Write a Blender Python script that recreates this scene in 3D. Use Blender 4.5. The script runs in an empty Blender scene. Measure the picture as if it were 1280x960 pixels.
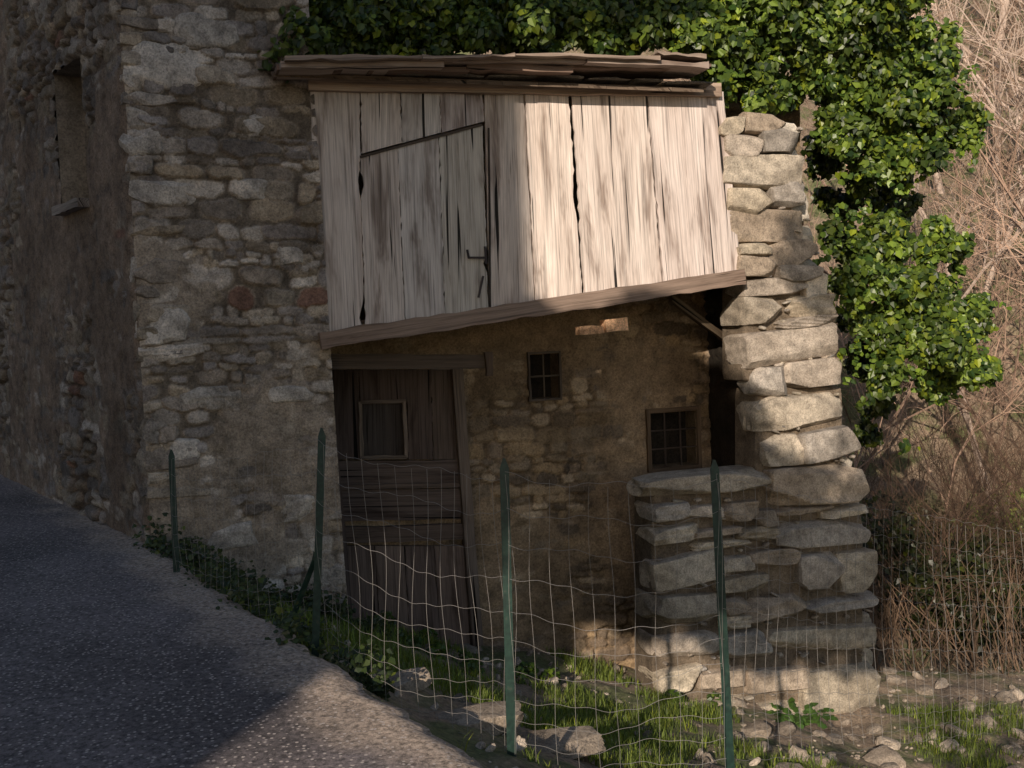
import bpy, math, random
import numpy as np
from mathutils import Vector, Matrix
R=np.random.default_rng(7); random.seed(7)
# ------------------------------------------------------------ camera
F=1300.0; PITCH=math.radians(-3.0); ROLL=0.04; CAM=np.array([0,0,1.65])
fwd=np.array([0,math.cos(PITCH),math.sin(PITCH)]); r0=np.array([1.,0,0]); u0=np.cross(r0,fwd)
rt=r0*math.cos(ROLL)-u0*math.sin(ROLL); up=u0*math.cos(ROLL)+r0*math.sin(ROLL)
cd=bpy.data.cameras.new("camera"); cam=bpy.data.objects.new("camera",cd); bpy.context.scene.collection.objects.link(cam)
cam.matrix_world=Matrix(((rt[0],up[0],-fwd[0],CAM[0]),(rt[1],up[1],-fwd[1],CAM[1]),(rt[2],up[2],-fwd[2],CAM[2]),(0,0,0,1)))
cd.sensor_width=36; cd.lens=36*F/1280; cd.clip_end=600; bpy.context.scene.camera=cam
# ------------------------------------------------------------ wall frames (surveyed)
class Frame:
    def __init__(s,O,az):
        a=math.radians(az); s.O=np.array(O,float); s.e=np.array([math.sin(a),math.cos(a)]); s.n=np.array([math.cos(a),-math.sin(a)])
    def P(s,u,z,off=0.0):
        q=s.O+s.e*u+s.n*off; return np.array([q[0],q[1],z])
    def uz(s,px,py,rec=0.0):
        d=fwd+rt*((px-640)/F)-up*((py-480)/F)
        o=s.O-s.n*rec; n3=np.array([s.n[0],s.n[1],0]); t=np.dot(np.array([o[0],o[1],0])-CAM,n3)/np.dot(d,n3)
        p=CAM+d*t; return float(np.dot(p[:2]-s.O,s.e)),float(p[2])
    def S(s,px,py,rec=0.0):
        u,z=s.uz(px,py,rec); return s.P(u,z,-rec)
FA=Frame((-1.41,7.5),72)
UC=FA.uz(170,350)[0]; CORN=FA.P(UC,0)[:2]
FL=Frame(CORN,-39)
FL.n=np.array([-FL.e[1],FL.e[0]]); 
if FL.n[1]>0: FL.n=-FL.n
# ------------------------------------------------------------ noise
LAT=R.random((256,256))
def vn(x,y,s=0):
    x=np.asarray(x,float)+s*17.3; y=np.asarray(y,float)+s*31.7
    xi=np.floor(x).astype(int); yi=np.floor(y).astype(int); fx=x-xi; fy=y-yi
    fx=fx*fx*(3-2*fx); fy=fy*fy*(3-2*fy)
    a=LAT[xi%256,yi%256]; b=LAT[(xi+1)%256,yi%256]; c=LAT[xi%256,(yi+1)%256]; d=LAT[(xi+1)%256,(yi+1)%256]
    return a*(1-fx)*(1-fy)+b*fx*(1-fy)+c*(1-fx)*fy+d*fx*fy
def fbm(x,y,s=0,o=4):
    t=0;a=.5
    for i in range(o): t=t+a*vn(x*2**i,y*2**i,s+i*3); a*=.5
    return t
def ss(a,b,x): t=np.clip((x-a)/(b-a),0,1); return t*t*(3-2*t)
# ------------------------------------------------------------ mesh accumulator
class Acc:
    def __init__(s): s.V=[];s.F=[];s.C=[];s.U=[];s.n=0
    def add(s,v,f,c,uv=None):
        v=np.asarray(v,float).reshape(-1,3); k=len(v)
        c=np.asarray(c,float)
        if c.ndim==1: c=np.tile(c[:3],(k,1))
        s.V.append(v); s.C.append(c[:,:3]); s.U.append(np.zeros((k,2)) if uv is None else np.asarray(uv,float))
        s.F.append((np.asarray(f,int)+s.n)); s.n+=k
def link(ob,parent=None):
    bpy.context.scene.collection.objects.link(ob)
    if parent: ob.parent=parent
    return ob
def build(acc,name,mat,parent=None,smooth=False,sharp=None):
    me=bpy.data.meshes.new(name); V=np.concatenate(acc.V); C=np.concatenate(acc.C); U=np.concatenate(acc.U)
    loops=np.concatenate([f.ravel() for f in acc.F]).astype(np.int32)
    sizes=np.concatenate([np.full(len(f),f.shape[1]) for f in acc.F]).astype(np.int32)
    st=np.concatenate([[0],np.cumsum(sizes)[:-1]]).astype(np.int32)
    me.vertices.add(len(V)); me.vertices.foreach_set("co",V.ravel().astype(np.float32))
    me.loops.add(len(loops)); me.loops.foreach_set("vertex_index",loops)
    me.polygons.add(len(sizes)); me.polygons.foreach_set("loop_start",st)
    me.polygons.foreach_set("use_smooth",np.full(len(sizes),smooth,bool))
    me.update(calc_edges=True)
    if len(sizes)<400000: me.validate()
    a=me.color_attributes.new("Col",'FLOAT_COLOR','POINT'); a.data.foreach_set("color",np.c_[C,np.ones(len(C))].ravel().astype(np.float32))
    uv=me.uv_layers.new(name="UVMap"); li=np.empty(len(me.loops),np.int32); me.loops.foreach_get("vertex_index",li)
    uv.data.foreach_set("uv",U[li].ravel().astype(np.float32))
    if sharp: 
        try: me.set_sharp_from_angle(angle=math.radians(sharp))
        except Exception as ex: print("sharp",ex)
    me.materials.append(mat); return link(bpy.data.objects.new(name,me),parent)
def empty(name):
    e=bpy.data.objects.new(name,None); e.empty_display_size=.2; return link(e)
def grid_faces(a,b):
    i=np.arange(a*b).reshape(a,b); return np.stack([i[:-1,:-1],i[1:,:-1],i[1:,1:],i[:-1,1:]],-1).reshape(-1,4)
# ------------------------------------------------------------ materials
def nodes(name):
    m=bpy.data.materials.new(name); m.use_nodes=True; nt=m.node_tree; return m,nt,nt.nodes["Principled BSDF"]
def N(nt,t,**k):
    n=nt.nodes.new(t)
    for a,b in k.items():
        if a.startswith("i_"): n.inputs[a[2:].replace("_"," ")].default_value=b
        else: setattr(n,a,b)
    return n
def ramp(nt,src,stops):
    r=nt.nodes.new("ShaderNodeValToRGB"); nt.links.new(src,r.inputs[0]); e=r.color_ramp.elements
    while len(e)<len(stops): e.new(.5)
    for x,(p,c) in zip(e,stops): x.position=p; x.color=(c,c,c,1) if isinstance(c,(int,float)) else (*c,1)
    return r.outputs[0]
def mul(nt,a,b,mode='MULTIPLY',fac=1.0):
    m=nt.nodes.new("ShaderNodeMix"); m.data_type='RGBA'; m.blend_type=mode
    if isinstance(fac,(int,float)): m.inputs[0].default_value=fac
    else: nt.links.new(fac,m.inputs[0])
    for s,i in ((a,6),(b,7)):
        if isinstance(s,tuple): m.inputs[i].default_value=(*s,1)
        else: nt.links.new(s,m.inputs[i])
    return m.outputs[2]
def stone_mat(name,scale=1.0,lo=.55,hi=1.25,bump=.5,rough=.92,stain=True):
    m,nt,b=nodes(name); tc=N(nt,"ShaderNodeTexCoord"); at=N(nt,"ShaderNodeAttribute",attribute_name="Col")
    n1=N(nt,"ShaderNodeTexNoise",i_Scale=11*scale,i_Detail=5,i_Roughness=.75); nt.links.new(tc.outputs["Object"],n1.inputs["Vector"])
    n2=N(nt,"ShaderNodeTexNoise",i_Scale=70*scale,i_Detail=4,i_Roughness=.75); nt.links.new(tc.outputs["Object"],n2.inputs["Vector"])
    n3=N(nt,"ShaderNodeTexNoise",i_Scale=1.5*scale,i_Detail=4,i_Roughness=.65); nt.links.new(tc.outputs["Object"],n3.inputs["Vector"])
    c=mul(nt,at.outputs["Color"],ramp(nt,n1.outputs[0],[(.3,lo),(.52,1.0),(.7,hi)]))
    c=mul(nt,c,ramp(nt,n2.outputs[0],[(.32,.55),(.5,1.0),(.66,1.3)]))
    if stain: c=mul(nt,c,ramp(nt,n3.outputs[0],[(.35,(.60,.57,.54)),(.6,(1.06,1.03,1.0))]))
    nt.links.new(c,b.inputs["Base Color"]); b.inputs["Roughness"].default_value=rough; b.inputs["Specular IOR Level"].default_value=.2
    bp=N(nt,"ShaderNodeBump",i_Strength=bump,i_Distance=.02); ad=N(nt,"ShaderNodeMath",operation='ADD')
    nt.links.new(n1.outputs[0],ad.inputs[0]); nt.links.new(n2.outputs[0],ad.inputs[1]); nt.links.new(ad.outputs[0],bp.inputs["Height"]); nt.links.new(bp.outputs[0],b.inputs["Normal"])
    return m
def wood_mat(name,crack=True):
    m,nt,b=nodes(name); uv=N(nt,"ShaderNodeUVMap",uv_map="UVMap"); at=N(nt,"ShaderNodeAttribute",attribute_name="Col")
    def nz(sx,sy,det,rg,dist=0):
        mp=N(nt,"ShaderNodeMapping"); mp.inputs["Scale"].default_value=(sx,sy,1); nt.links.new(uv.outputs[0],mp.inputs[0])
        n=N(nt,"ShaderNodeTexNoise",i_Scale=1,i_Detail=det,i_Roughness=rg,i_Distortion=dist); nt.links.new(mp.outputs[0],n.inputs["Vector"]); return n.outputs[0]
    g=nz(65,1.1,4,.6,.25); f=nz(260,4,2,.6); l=nz(7,1.0,4,.65,.4); k=nz(22,.5,2,.5,.6)
    c=mul(nt,at.outputs["Color"],ramp(nt,g,[(.33,.52),(.47,.95),(.66,1.15)]))
    c=mul(nt,c,ramp(nt,f,[(.3,.74),(.65,1.1)]))
    c=mul(nt,c,ramp(nt,l,[(.34,(.50,.45,.42)),(.46,(.94,.91,.89)),(.64,(1.12,1.11,1.10))]))
    if crack: c=mul(nt,c,ramp(nt,k,[(.315,.05),(.335,1.0),(1,1.0)]))
    nt.links.new(c,b.inputs["Base Color"]); b.inputs["Roughness"].default_value=.85; b.inputs["Specular IOR Level"].default_value=.2
    ad=N(nt,"ShaderNodeMath",operation='ADD'); nt.links.new(g,ad.inputs[0]); nt.links.new(ramp(nt,k,[(.315,0.),(.35,.8)]),ad.inputs[1])
    bp=N(nt,"ShaderNodeBump",i_Strength=.5,i_Distance=.006); nt.links.new(ad.outputs[0],bp.inputs["Height"]); nt.links.new(bp.outputs[0],b.inputs["Normal"])
    return m
def leaf_mat(name,rough=.4,trans=.25):
    m,nt,b=nodes(name); at=N(nt,"ShaderNodeAttribute",attribute_name="Col"); nt.links.new(at.outputs["Color"],b.inputs["Base Color"])
    b.inputs["Roughness"].default_value=rough; b.inputs["Specular IOR Level"].default_value=.4
    if trans>0:
        t=N(nt,"ShaderNodeBsdfTranslucent"); nt.links.new(mul(nt,at.outputs["Color"],(1.3,1.5,.5)),t.inputs[0]); mx=N(nt,"ShaderNodeMixShader"); mx.inputs[0].default_value=trans
        out=nt.nodes["Material Output"]; nt.links.new(b.outputs[0],mx.inputs[1]); nt.links.new(t.outputs[0],mx.inputs[2]); nt.links.new(mx.outputs[0],out.inputs[0])
    return m
M_stone=stone_mat("rubble_stone",1,.5,1.35,.6); M_pill=stone_mat("pillar_stone",1.1,.55,1.25,.6); M_plas=stone_mat("old_plaster",.8,.6,1.2,.5)
M_wood=wood_mat("weathered_wood"); M_dwood=wood_mat("dark_wood"); M_leaf=leaf_mat("ivy_leaf"); M_opl=leaf_mat("added_shade_tree_leaf",.5,0); M_grass=leaf_mat("grass_blade",.6,.3); M_twig=leaf_mat("bare_twig",.9,0)
# ------------------------------------------------------------ masonry height field
PAL=np.array([[.40,.36,.325],[.33,.30,.285],[.46,.40,.33],[.27,.24,.225],[.40,.335,.26],[.54,.49,.44],[.30,.26,.225]])
def masonry(name,fr,cor,du,parent,mat,seed=0,sc=1.0,amp=.035,plaster=.5,pw=.12,mort=(.36,.305,.25),holes=(),off=0.0,palette=PAL,brick=.012,fade=None):
    rg=np.random.default_rng(100+seed); (ua,za),(ub,zb),(uc,zc),(ud,zd)=cor # bl br tr tl
    nu=int(max(abs(ub-ua),abs(uc-ud))/du)+2; nz=int((max(zc,zd)-min(za,zb))/du)+2
    S,T=np.meshgrid(np.linspace(0,1,nu),np.linspace(0,1,nz),indexing='ij')
    U=(ua*(1-S)+ub*S)*(1-T)+(ud*(1-S)+uc*S)*T; Z=(za*(1-S)+zb*S)*(1-T)+(zd*(1-S)+zc*S)*T
    x=U.ravel(); z=Z.ravel()
    wx=x+.07*(fbm(x*3,z*3,seed)-.5)+.04*(fbm(x*14,z*14,seed+1,3)-.5); wz=z+.24*(fbm(x*.9,z*.9,seed+5,3)-.5)+.07*(fbm(x*5,z*5,seed+7)-.5)+.032*(fbm(x*16,z*16,seed+8,3)-.5)
    seeds=[]; zz=z.min()-.3
    while zz<z.max()+.3:
        h=rg.uniform(.045,.14)*sc; xx=x.min()-.4-rg.uniform(0,.3)
        while xx<x.max()+.3:
            w=h*rg.uniform(.9,3.6)
            hh=h
            if rg.random()<.3 and h>.1*sc:
                k=rg.uniform(.35,.65); seeds.append((xx+w/2,zz+h*k/2,w/2,h*k/2)); seeds.append((xx+w/2,zz+h*(1+k)/2,w/2,h*(1-k)/2))
            else: seeds.append((xx+w/2+rg.uniform(-.01,.01),zz+h/2+rg.uniform(-.012,.012),w/2*rg.uniform(.7,1.1),hh/2*rg.uniform(.7,1.25)))
            xx+=w
        zz+=h
    sd=np.array(seeds); ns=len(sd); d1=np.empty(len(x)); d2=np.empty(len(x)); idx=np.empty(len(x),int)
    order=np.argsort(z)
    for ch in np.array_split(order,max(1,len(x)//1500)):
        zc0=wz[ch].min()-.25; zc1=wz[ch].max()+.25; sel=np.where((sd[:,1]>zc0)&(sd[:,1]<zc1))[0]; q=sd[sel]
        a_=np.abs((wx[ch][:,None]-q[:,0])/q[:,2]); b__=np.abs((wz[ch][:,None]-q[:,1])/q[:,3]); D=a_*a_*a_+b__*b__*b__
        k=np.argpartition(D,1,axis=1)[:,:2]; a=np.take_along_axis(D,k,1); o=np.argsort(a,1); a=np.take_along_axis(a,o,1)**(1/3); k=np.take_along_axis(k,o,1)
        d1[ch]=a[:,0]; d2[ch]=a[:,1]; idx[ch]=sel[k[:,0]]
    e=np.minimum((1.05-d1)/.2,(d2-d1)/.2); prof=ss(0,.8,e); sxr=rg.uniform(-.35,.35,(ns,2)); lev=rg.uniform(.3,1.1,ns)
    lx=(wx-sd[idx,0])/sd[idx,2]; lz=(wz-sd[idx,1])/sd[idx,3]
    hs=prof*(lev[idx]+sxr[idx,0]*lx*.7+sxr[idx,1]*lz*.7)
    pm=ss(plaster-pw,plaster+pw,fbm(x*1.1,z*1.1,seed+20,4)+.22*(fbm(x*7,z*7,seed+21)-.5))
    hp=.55+.6*(fbm(x*6,z*6,seed+30)-.5)
    h=np.maximum(hs*(1-pm),hp*pm*ss(0,.5,pm)+0*hs); cover=pm*ss(-.12,.12,hp*pm-hs*(1-.55*pm))
    col=palette[rg.integers(0,len(palette),ns)]*rg.uniform(.65,1.3,(ns,1))
    br=rg.random(ns)<brick; col[br]=np.array([.25,.15,.115])
    mo=np.array(mort)*(.8+.4*fbm(x*5,z*5,seed+40))[:,None]
    sm=ss(.15,.7,e)[:,None]; c=mo*(1-sm)*(.5+.5*ss(-.4,.3,e))[:,None]+col[idx]*sm
    c=c*(1-cover[:,None])+mo*cover[:,None]
    h=amp*h+.014*(fbm(x*22,z*22,seed+50,3)-.5)
    if fade is not None: h=h*ss(0,.05,np.abs(x-fade))
    Pz=np.zeros((len(x),3)); q=fr.O+np.outer(x,fr.e)+np.outer(h+off,fr.n); Pz[:,:2]=q; Pz[:,2]=z
    f=grid_faces(nu,nz)
    if holes:
        cx=x[f].mean(1); cz=z[f].mean(1); keep=np.ones(len(f),bool)
        for (a,b,c0,d0) in holes: keep&=~((cx>a)&(cx<b)&(cz>c0)&(cz<d0))
        f=f[keep]
    A=Acc(); A.add(Pz,f,c); return build(A,name,mat,parent,smooth=True)
# ------------------------------------------------------------ single stones
def cube_tpl(n=7):
    d={};V=[];Fc=[]
    def vid(p):
        k=tuple(np.round(p,5))
        if k not in d: d[k]=len(V); V.append(p)
        return d[k]
    L=np.linspace(-1,1,n+1)
    for ax in range(3):
        for sg in (-1,1):
            for i in range(n):
                for j in range(n):
                    q=[]
                    for a,b in ((i,j),(i+1,j),(i+1,j+1),(i,j+1)):
                        p=np.zeros(3); p[ax]=sg; p[(ax+1)%3]=L[a]; p[(ax+2)%3]=L[b]; q.append(vid(p))
                    Fc.append(q if sg>0 else q[::-1])
    return np.array(V),np.array(Fc)
TV,TF=cube_tpl(14); TV4,TF4=cube_tpl(3)
def stone(acc,c,ax,hs,col,rg,k=7.0,rough=.05,cuts=7,tpl=None,cutd=(.98,1.45)):
    tv,tf=tpl or (TV,TF)
    p=tv/((np.abs(tv)**k).sum(1)**(1/k))[:,None]
    for _ in range(cuts):
        n=rg.normal(size=3); n/=np.linalg.norm(n); dd=rg.uniform(*cutd); s=p@n-dd; p=p-np.outer(np.clip(s,0,None),n)
    for q in range(6):
        w=rg.normal(size=3)*rg.uniform(1.5,4 if q<4 else 12); dr=rg.normal(size=3); p=p+np.outer(np.sin(p@w+rg.uniform(0,6)),dr)*rough*(.35 if q<4 else .18)
    v=p*np.array(hs); P=np.array(c)+v@np.array(ax)
    tone=col*rg.uniform(.85,1.15); acc.add(P,tf,np.tile(tone,(len(P),1))*(1+.10*np.sin(P[:,[0]]*30+P[:,[2]]*41)))
def ax_of(fr,tilt=0): 
    e=np.array([fr.e[0],fr.e[1],0]); n=np.array([fr.n[0],fr.n[1],0]); z=np.array([0,0,1.]); ct,st=math.cos(tilt),math.sin(tilt)
    return np.array([e*ct+z*st,n,z*ct-e*st])
# ------------------------------------------------------------ lofted timber
def timber(acc,p0,p1,side,dep,w0,w1,t,col,rg,n=10,jit=.004,bow=0.0):
    p0=np.array(p0,float);p1=np.array(p1,float);side=np.array(side,float);dep=np.array(dep,float); L=np.linalg.norm(p1-p0)
    V=[];U=[];ou,ov=rg.uniform(0,30,2)
    for i in range(n+1):
        s=i/n; c=p0*(1-s)+p1*s; w=(w0*(1-s)+w1*s)/2; a=w+rg.normal()*jit; b=w+rg.normal()*jit; c=c+dep*(bow*4*s*(1-s)+rg.normal()*jit*.3)
        ring=[c-side*a+dep*t/2,c+side*b+dep*t/2,c+side*b-dep*t/2,c-side*a-dep*t/2,c-side*a+dep*t/2]
        V+=ring; us=[-a,b,b+t,b+t+2*w,b+2*t+2*w]; U+=[(ou+q,ov+L*s) for q in us]
    f=[]
    for i in range(n):
        for j in range(4): f.append((i*5+j,i*5+j+1,(i+1)*5+j+1,(i+1)*5+j))
    f.append((3,2,1,0)); k=n*5; f.append((k,k+1,k+2,k+3))
    acc.add(V,f,np.array(col)*rg.uniform(.85,1.12),U)
E3=np.array([FA.e[0],FA.e[1],0]); N3=np.array([FA.n[0],FA.n[1],0]); Z3=np.array([0,0,1.])
def vboard(acc,xtl,xtr,xbl,xbr,yt,yb,rec,t,col,rg,gap=.004,n=18,jit=.003,notch=()):
    a=FA.uz(xtl,yt(xtl),rec);b=FA.uz(xtr,yt(xtr),rec);c=FA.uz(xbl,yb(xbl),rec);d=FA.uz(xbr,yb(xbr),rec)
    ptl,ptr,pbl,pbr=[FA.P(q[0],q[1],-rec) for q in (a,b,c,d)]
    V=[];U=[];ou,ov=rg.uniform(0,30,2); L=np.linalg.norm(ptl-pbl); tw=rg.normal()*.003
    for i in range(n+1):
        s=i/n; nl=nr=0
        for (sd_,sc_,wd_,dp_) in notch:
            v=dp_*max(0,1-abs(s-sc_)/wd_)
            if sd_<0: nl+=v
            else: nr+=v
        base=pbl*(1-s)+ptl*s
        l=base+E3*(gap/2+rg.normal()*jit+nl); r=pbr*(1-s)+ptr*s-E3*(gap/2+rg.normal()*jit+nr)
        o1=tw*(s-.5)*3; m=(l+r)/2+N3*(t/2+.004+o1); ul=ou+(l-base)@E3; ur=ou+(r-base)@E3; um=(ul+ur)/2; W=ur-ul
        V+=[l+N3*(t/2+o1),m,r+N3*(t/2-o1),r-N3*t/2,l-N3*t/2,l+N3*(t/2+o1)]
        U+=[(ul,ov+L*s),(um,ov+L*s),(ur,ov+L*s),(ur+t,ov+L*s),(ur+W+t,ov+L*s),(ur+W+2*t,ov+L*s)]
    f=[]
    for i in range(n):
        for j in range(5): f.append((i*6+j,i*6+j+1,(i+1)*6+j+1,(i+1)*6+j))
    acc.add(V,f,np.array(col)*rg.uniform(.85,1.1)*np.array([1,rg.uniform(.97,1.02),rg.uniform(.93,1.03)]),U)
    k=n*6; acc.add([V[k],V[k+2],V[k+3],V[k+4]],[(0,1,2,3)],col); acc.add([V[0],V[2],V[3],V[4]],[(3,2,1,0)],col)
# ============================================================ TERRAIN
def xe(y): return -.29-(np.asarray(y,float)-3.8)*.68
def road_z(x,y): return .03*np.asarray(y)-.02*np.asarray(x)
def ground_z(x,y):
    x=np.asarray(x,float);y=np.asarray(y,float); sx=x-xe(y)
    d=np.interp(sx,[-60,0,.12,.5,1.7,2.9,6,9,14,60],[0,0,.10,.27,.78,1.20,1.95,2.2,2.5,3.5])
    base=.03*np.clip(y,-40,13)-.02*np.clip(x,-12,3)-d
    base=base+np.where(sx<.02,-.05,0)
    hill=.78*np.clip(y-14,0,None)*ss(1,7,sx)*ss(14,20,y)+.35*np.clip(-sx-8,0,None)*ss(6,16,y)
    nz=(fbm(x*1.6,y*1.6,3)-.5)*.16+(fbm(x*7,y*7,9,4)-.5)*.07+ (fbm(x*25,y*25,12,2)-.5)*.02
    return base+hill+nz*ss(0.05,.5,sx)+(fbm(x*.3,y*.3,14)-.5)*3*ss(14,22,y)
xs=np.concatenate([np.linspace(-90,-4,35)[:-1],np.arange(-4,7,.05),np.linspace(7,95,45)]); ys=np.concatenate([np.linspace(-60,2,30)[:-1],np.arange(2,12,.05),np.linspace(12,40,40)[:-1],np.linspace(40,190,30)])
X,Y=np.meshgrid(xs,ys,indexing='ij'); Zg=ground_z(X,Y)
A=Acc(); A.add(np.c_[X.ravel(),Y.ravel(),Zg.ravel()],grid_faces(len(xs),len(ys)),(.2,.2,.2))
m,nt,b=nodes("soil_and_moss"); tc=N(nt,"ShaderNodeTexCoord")
n1=N(nt,"ShaderNodeTexNoise",i_Scale=1.6,i_Detail=5,i_Roughness=.65); n2=N(nt,"ShaderNodeTexNoise",i_Scale=30,i_Detail=5,i_Roughness=.75)
for q in (n1,n2): nt.links.new(tc.outputs["Object"],q.inputs["Vector"])
c=mul(nt,(.27,.20,.14),(.10,.125,.04),'MIX',ramp(nt,n1.outputs[0],[(.46,0.),(.58,.85)])); c=mul(nt,c,ramp(nt,n2.outputs[0],[(.3,.4),(.65,1.4)]))
nt.links.new(c,b.inputs["Base Color"]); b.inputs["Roughness"].default_value=.95
bp=N(nt,"ShaderNodeBump",i_Strength=.7,i_Distance=.03); nt.links.new(n2.outputs[0],bp.inputs["Height"]); nt.links.new(bp.outputs[0],b.inputs["Normal"])
build(A,"ground",m,smooth=True)
# road
yr=np.concatenate([np.linspace(-40,1,40)[:-1],np.arange(1,9,.05),np.linspace(9,32,40)]); lat=np.concatenate([[0,0.0],np.linspace(.04,1,22),np.linspace(1.1,8,30)])
Yr,Lr=np.meshgrid(yr,lat,indexing='ij'); Xr=xe(Yr)+.05-Lr+ (1-ss(0,.7,Lr))*((fbm(Yr*2.2,Yr*0+1,5)-.5)*.26+(fbm(Yr*11,Yr*0,6)-.5)*.14)
Zr=road_z(np.clip(Xr,-12,3),np.clip(Yr,-40,13))-.035*(1-ss(0,.12,Lr))+.004; Zr[:,0]-=.09
Zr=Zr+(fbm(Xr*1.5,Yr*1.5,15)-.5)*.02
dust_lit=(1-ss(.05,.55,Lr+.5*(fbm(Xr*5,Yr*5,77)-.5)))  # edge dust and gravel, also lightened to paint the sunlit strip
A=Acc(); A.add(np.c_[Xr.ravel(),Yr.ravel(),Zr.ravel()],grid_faces(len(yr),len(lat)),np.repeat(dust_lit.ravel()[:,None],3,1))
m,nt,b=nodes("asphalt"); tc=N(nt,"ShaderNodeTexCoord"); at=N(nt,"ShaderNodeAttribute",attribute_name="Col")
v1=N(nt,"ShaderNodeTexVoronoi",i_Scale=48,i_Randomness=1.0); n1=N(nt,"ShaderNodeTexNoise",i_Scale=38,i_Detail=5,i_Roughness=.8); n2=N(nt,"ShaderNodeTexNoise",i_Scale=1.1,i_Detail=5)
for q in (v1,n1,n2): nt.links.new(tc.outputs["Object"],q.inputs["Vector"])
c=mul(nt,(.135,.113,.112),ramp(nt,n2.outputs[0],[(.35,.7),(.65,1.35)])); c=mul(nt,c,(.40,.31,.24),'MIX',ramp(nt,at.outputs["Fac"],[(0,0.),(1,.9)])); c=mul(nt,c,ramp(nt,n1.outputs[0],[(.38,.42),(.6,1.6)]))
sp=mul(nt,ramp(nt,v1.outputs["Distance"],[(.22,1.),(.38,0.)]),ramp(nt,v1.outputs["Color"],[(.5,0.),(.56,1.)]))
c=mul(nt,c,(.50,.43,.39),'MIX',sp); nt.links.new(c,b.inputs["Base Color"]); b.inputs["Roughness"].default_value=.85
bp=N(nt,"ShaderNodeBump",i_Strength=.9,i_Distance=.01); nt.links.new(n1.outputs[0],bp.inputs["Height"]); nt.links.new(bp.outputs[0],b.inputs["Normal"])
build(A,"asphalt_road",m,smooth=True)
# ============================================================ HOUSE
house=empty("stone_house"); HT=5.6
uR1=FA.uz(386,105)[0]; uR0=FA.uz(434,785)[0]
masonry("front_wall",FA,[(UC,-1.3),(uR0+.02,-1.3),(uR1,HT),(UC,HT)],.0105,house,M_stone,seed=1,plaster=.54,amp=.034,pw=.06,sc=1.0,fade=UC)
wu0=FL.uz(110,150)[0]; wu1=FL.uz(76,150)[0]; wz1=FL.uz(110,66)[1]; wz0=FL.uz(110,250)[1]
masonry("side_wall",FL,[(0,-1.0),(9,-.3),(9,HT),(0,HT)],.021,house,M_stone,seed=2,plaster=.50,amp=.055,pw=.1,mort=(.22,.17,.135),holes=[(wu0,wu1,wz0,wz1)],sc=1.1,palette=PAL*.66,fade=0.0)  # stone and mortar darkened so the turned-away side reads shaded
A=Acc(); b1=FA.P(uR1,0); c0=FL.P(9,0); b2=b1[:2]+(c0[:2]-CORN); pts=[b1[:2]-FA.n*0.02,b2,c0[:2]]
for i in range(2):
    p,q=pts[i],pts[i+1]; A.add([(p[0],p[1],-1.5),(q[0],q[1],-1.5),(q[0],q[1],HT),(p[0],p[1],HT)],[(0,1,2,3)],(.24,.2,.16))
build(A,"rear_walls",M_plas,house)
A=Acc(); rg=np.random.default_rng(5); z=-.35; k=0
while z<HT:
    h=rg.uniform(.08,.24); wid=rg.uniform(.24,.44) if k%2==0 else rg.uniform(.12,.24); ln=rg.uniform(.14,.24) if k%2==0 else rg.uniform(.3,.5)
    if rg.random()<.75:
        c=CORN+FA.e*(wid/2-.012) -FA.n*.12+FA.n*.022
        stone(A,(c[0],c[1],z+h/2),ax_of(FA,rg.normal()*.05),(wid/2,.13,h/2*.92),PAL[rg.integers(0,7)]*rg.uniform(.8,1.1),rg,k=16,rough=.045,cuts=12,cutd=(.95,1.35))
        c=CORN+FL.e*(ln/2-.01)-FL.n*.12+FL.n*.02
        stone(A,(c[0],c[1],z+h/2),ax_of(FL,rg.normal()*.03),(ln/2,.12,h/2*.9),PAL[rg.integers(0,6)]*.65,rg,k=16,rough=.045,cuts=12,cutd=(.95,1.35))  # side-facing quoins darkened along with the shaded wall
    z+=h; k+=1
for (x0,y0,x1,y1) in [(218,18,298,60),(152,55,258,110),(160,220,245,258),(300,142,336,172),(292,224,336,250),(346,306,378,334),(150,160,210,195),(170,380,250,430),(225,480,300,512),(335,480,392,505),(255,650,330,690),(190,545,250,580),(340,615,395,655)]:
    a=FA.uz(x0,y1);b_=FA.uz(x1,y0); c=FA.P((a[0]+b_[0])/2,(a[1]+b_[1])/2,-.035)
    stone(A,c,ax_of(FA,rg.normal()*.06),(abs(b_[0]-a[0])/2,.075,abs(b_[1]-a[1])/2),np.array([.54,.50,.46])*rg.uniform(.8,1.15),rg,k=4.5,rough=.06,cuts=10,cutd=(.82,1.15))
build(A,"corner_quoins",M_stone,house,smooth=True,sharp=24)
A=Acc(); dp=.28
def LP(u,z,o=0): return FL.P(u,z,o)
for (p,q) in [((wu0,wz0),(wu0,wz1)),((wu1,wz0),(wu1,wz1)),((wu0,wz0),(wu1,wz0)),((wu0,wz1),(wu1,wz1))]:
    A.add([LP(p[0],p[1],.03),LP(q[0],q[1],.03),LP(q[0],q[1],-dp),LP(p[0],p[1],-dp)],[(0,1,2,3)],(.32,.28,.23))
build(A,"window_reveal",M_plas,house)
A=Acc(); L3=np.array([FL.e[0],FL.e[1],0]); LN=np.array([FL.n[0],FL.n[1],0]); W=wu1-wu0
for i in range(3):
    timber(A,LP(wu0+W*(i+.5)/3,wz0+.02,-.2),LP(wu0+W*(i+.5)/3,wz1-.35,-.2),L3,LN,W/3-.01,W/3-.01,.03,(.34,.32,.31),rg)
timber(A,LP(wu0,wz0-.03,.03),LP(wu1,wz0-.03,.03),Z3,LN,.07,.07,.16,(.25,.22,.2),rg)
build(A,"window_shutter",M_wood,house)
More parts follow.
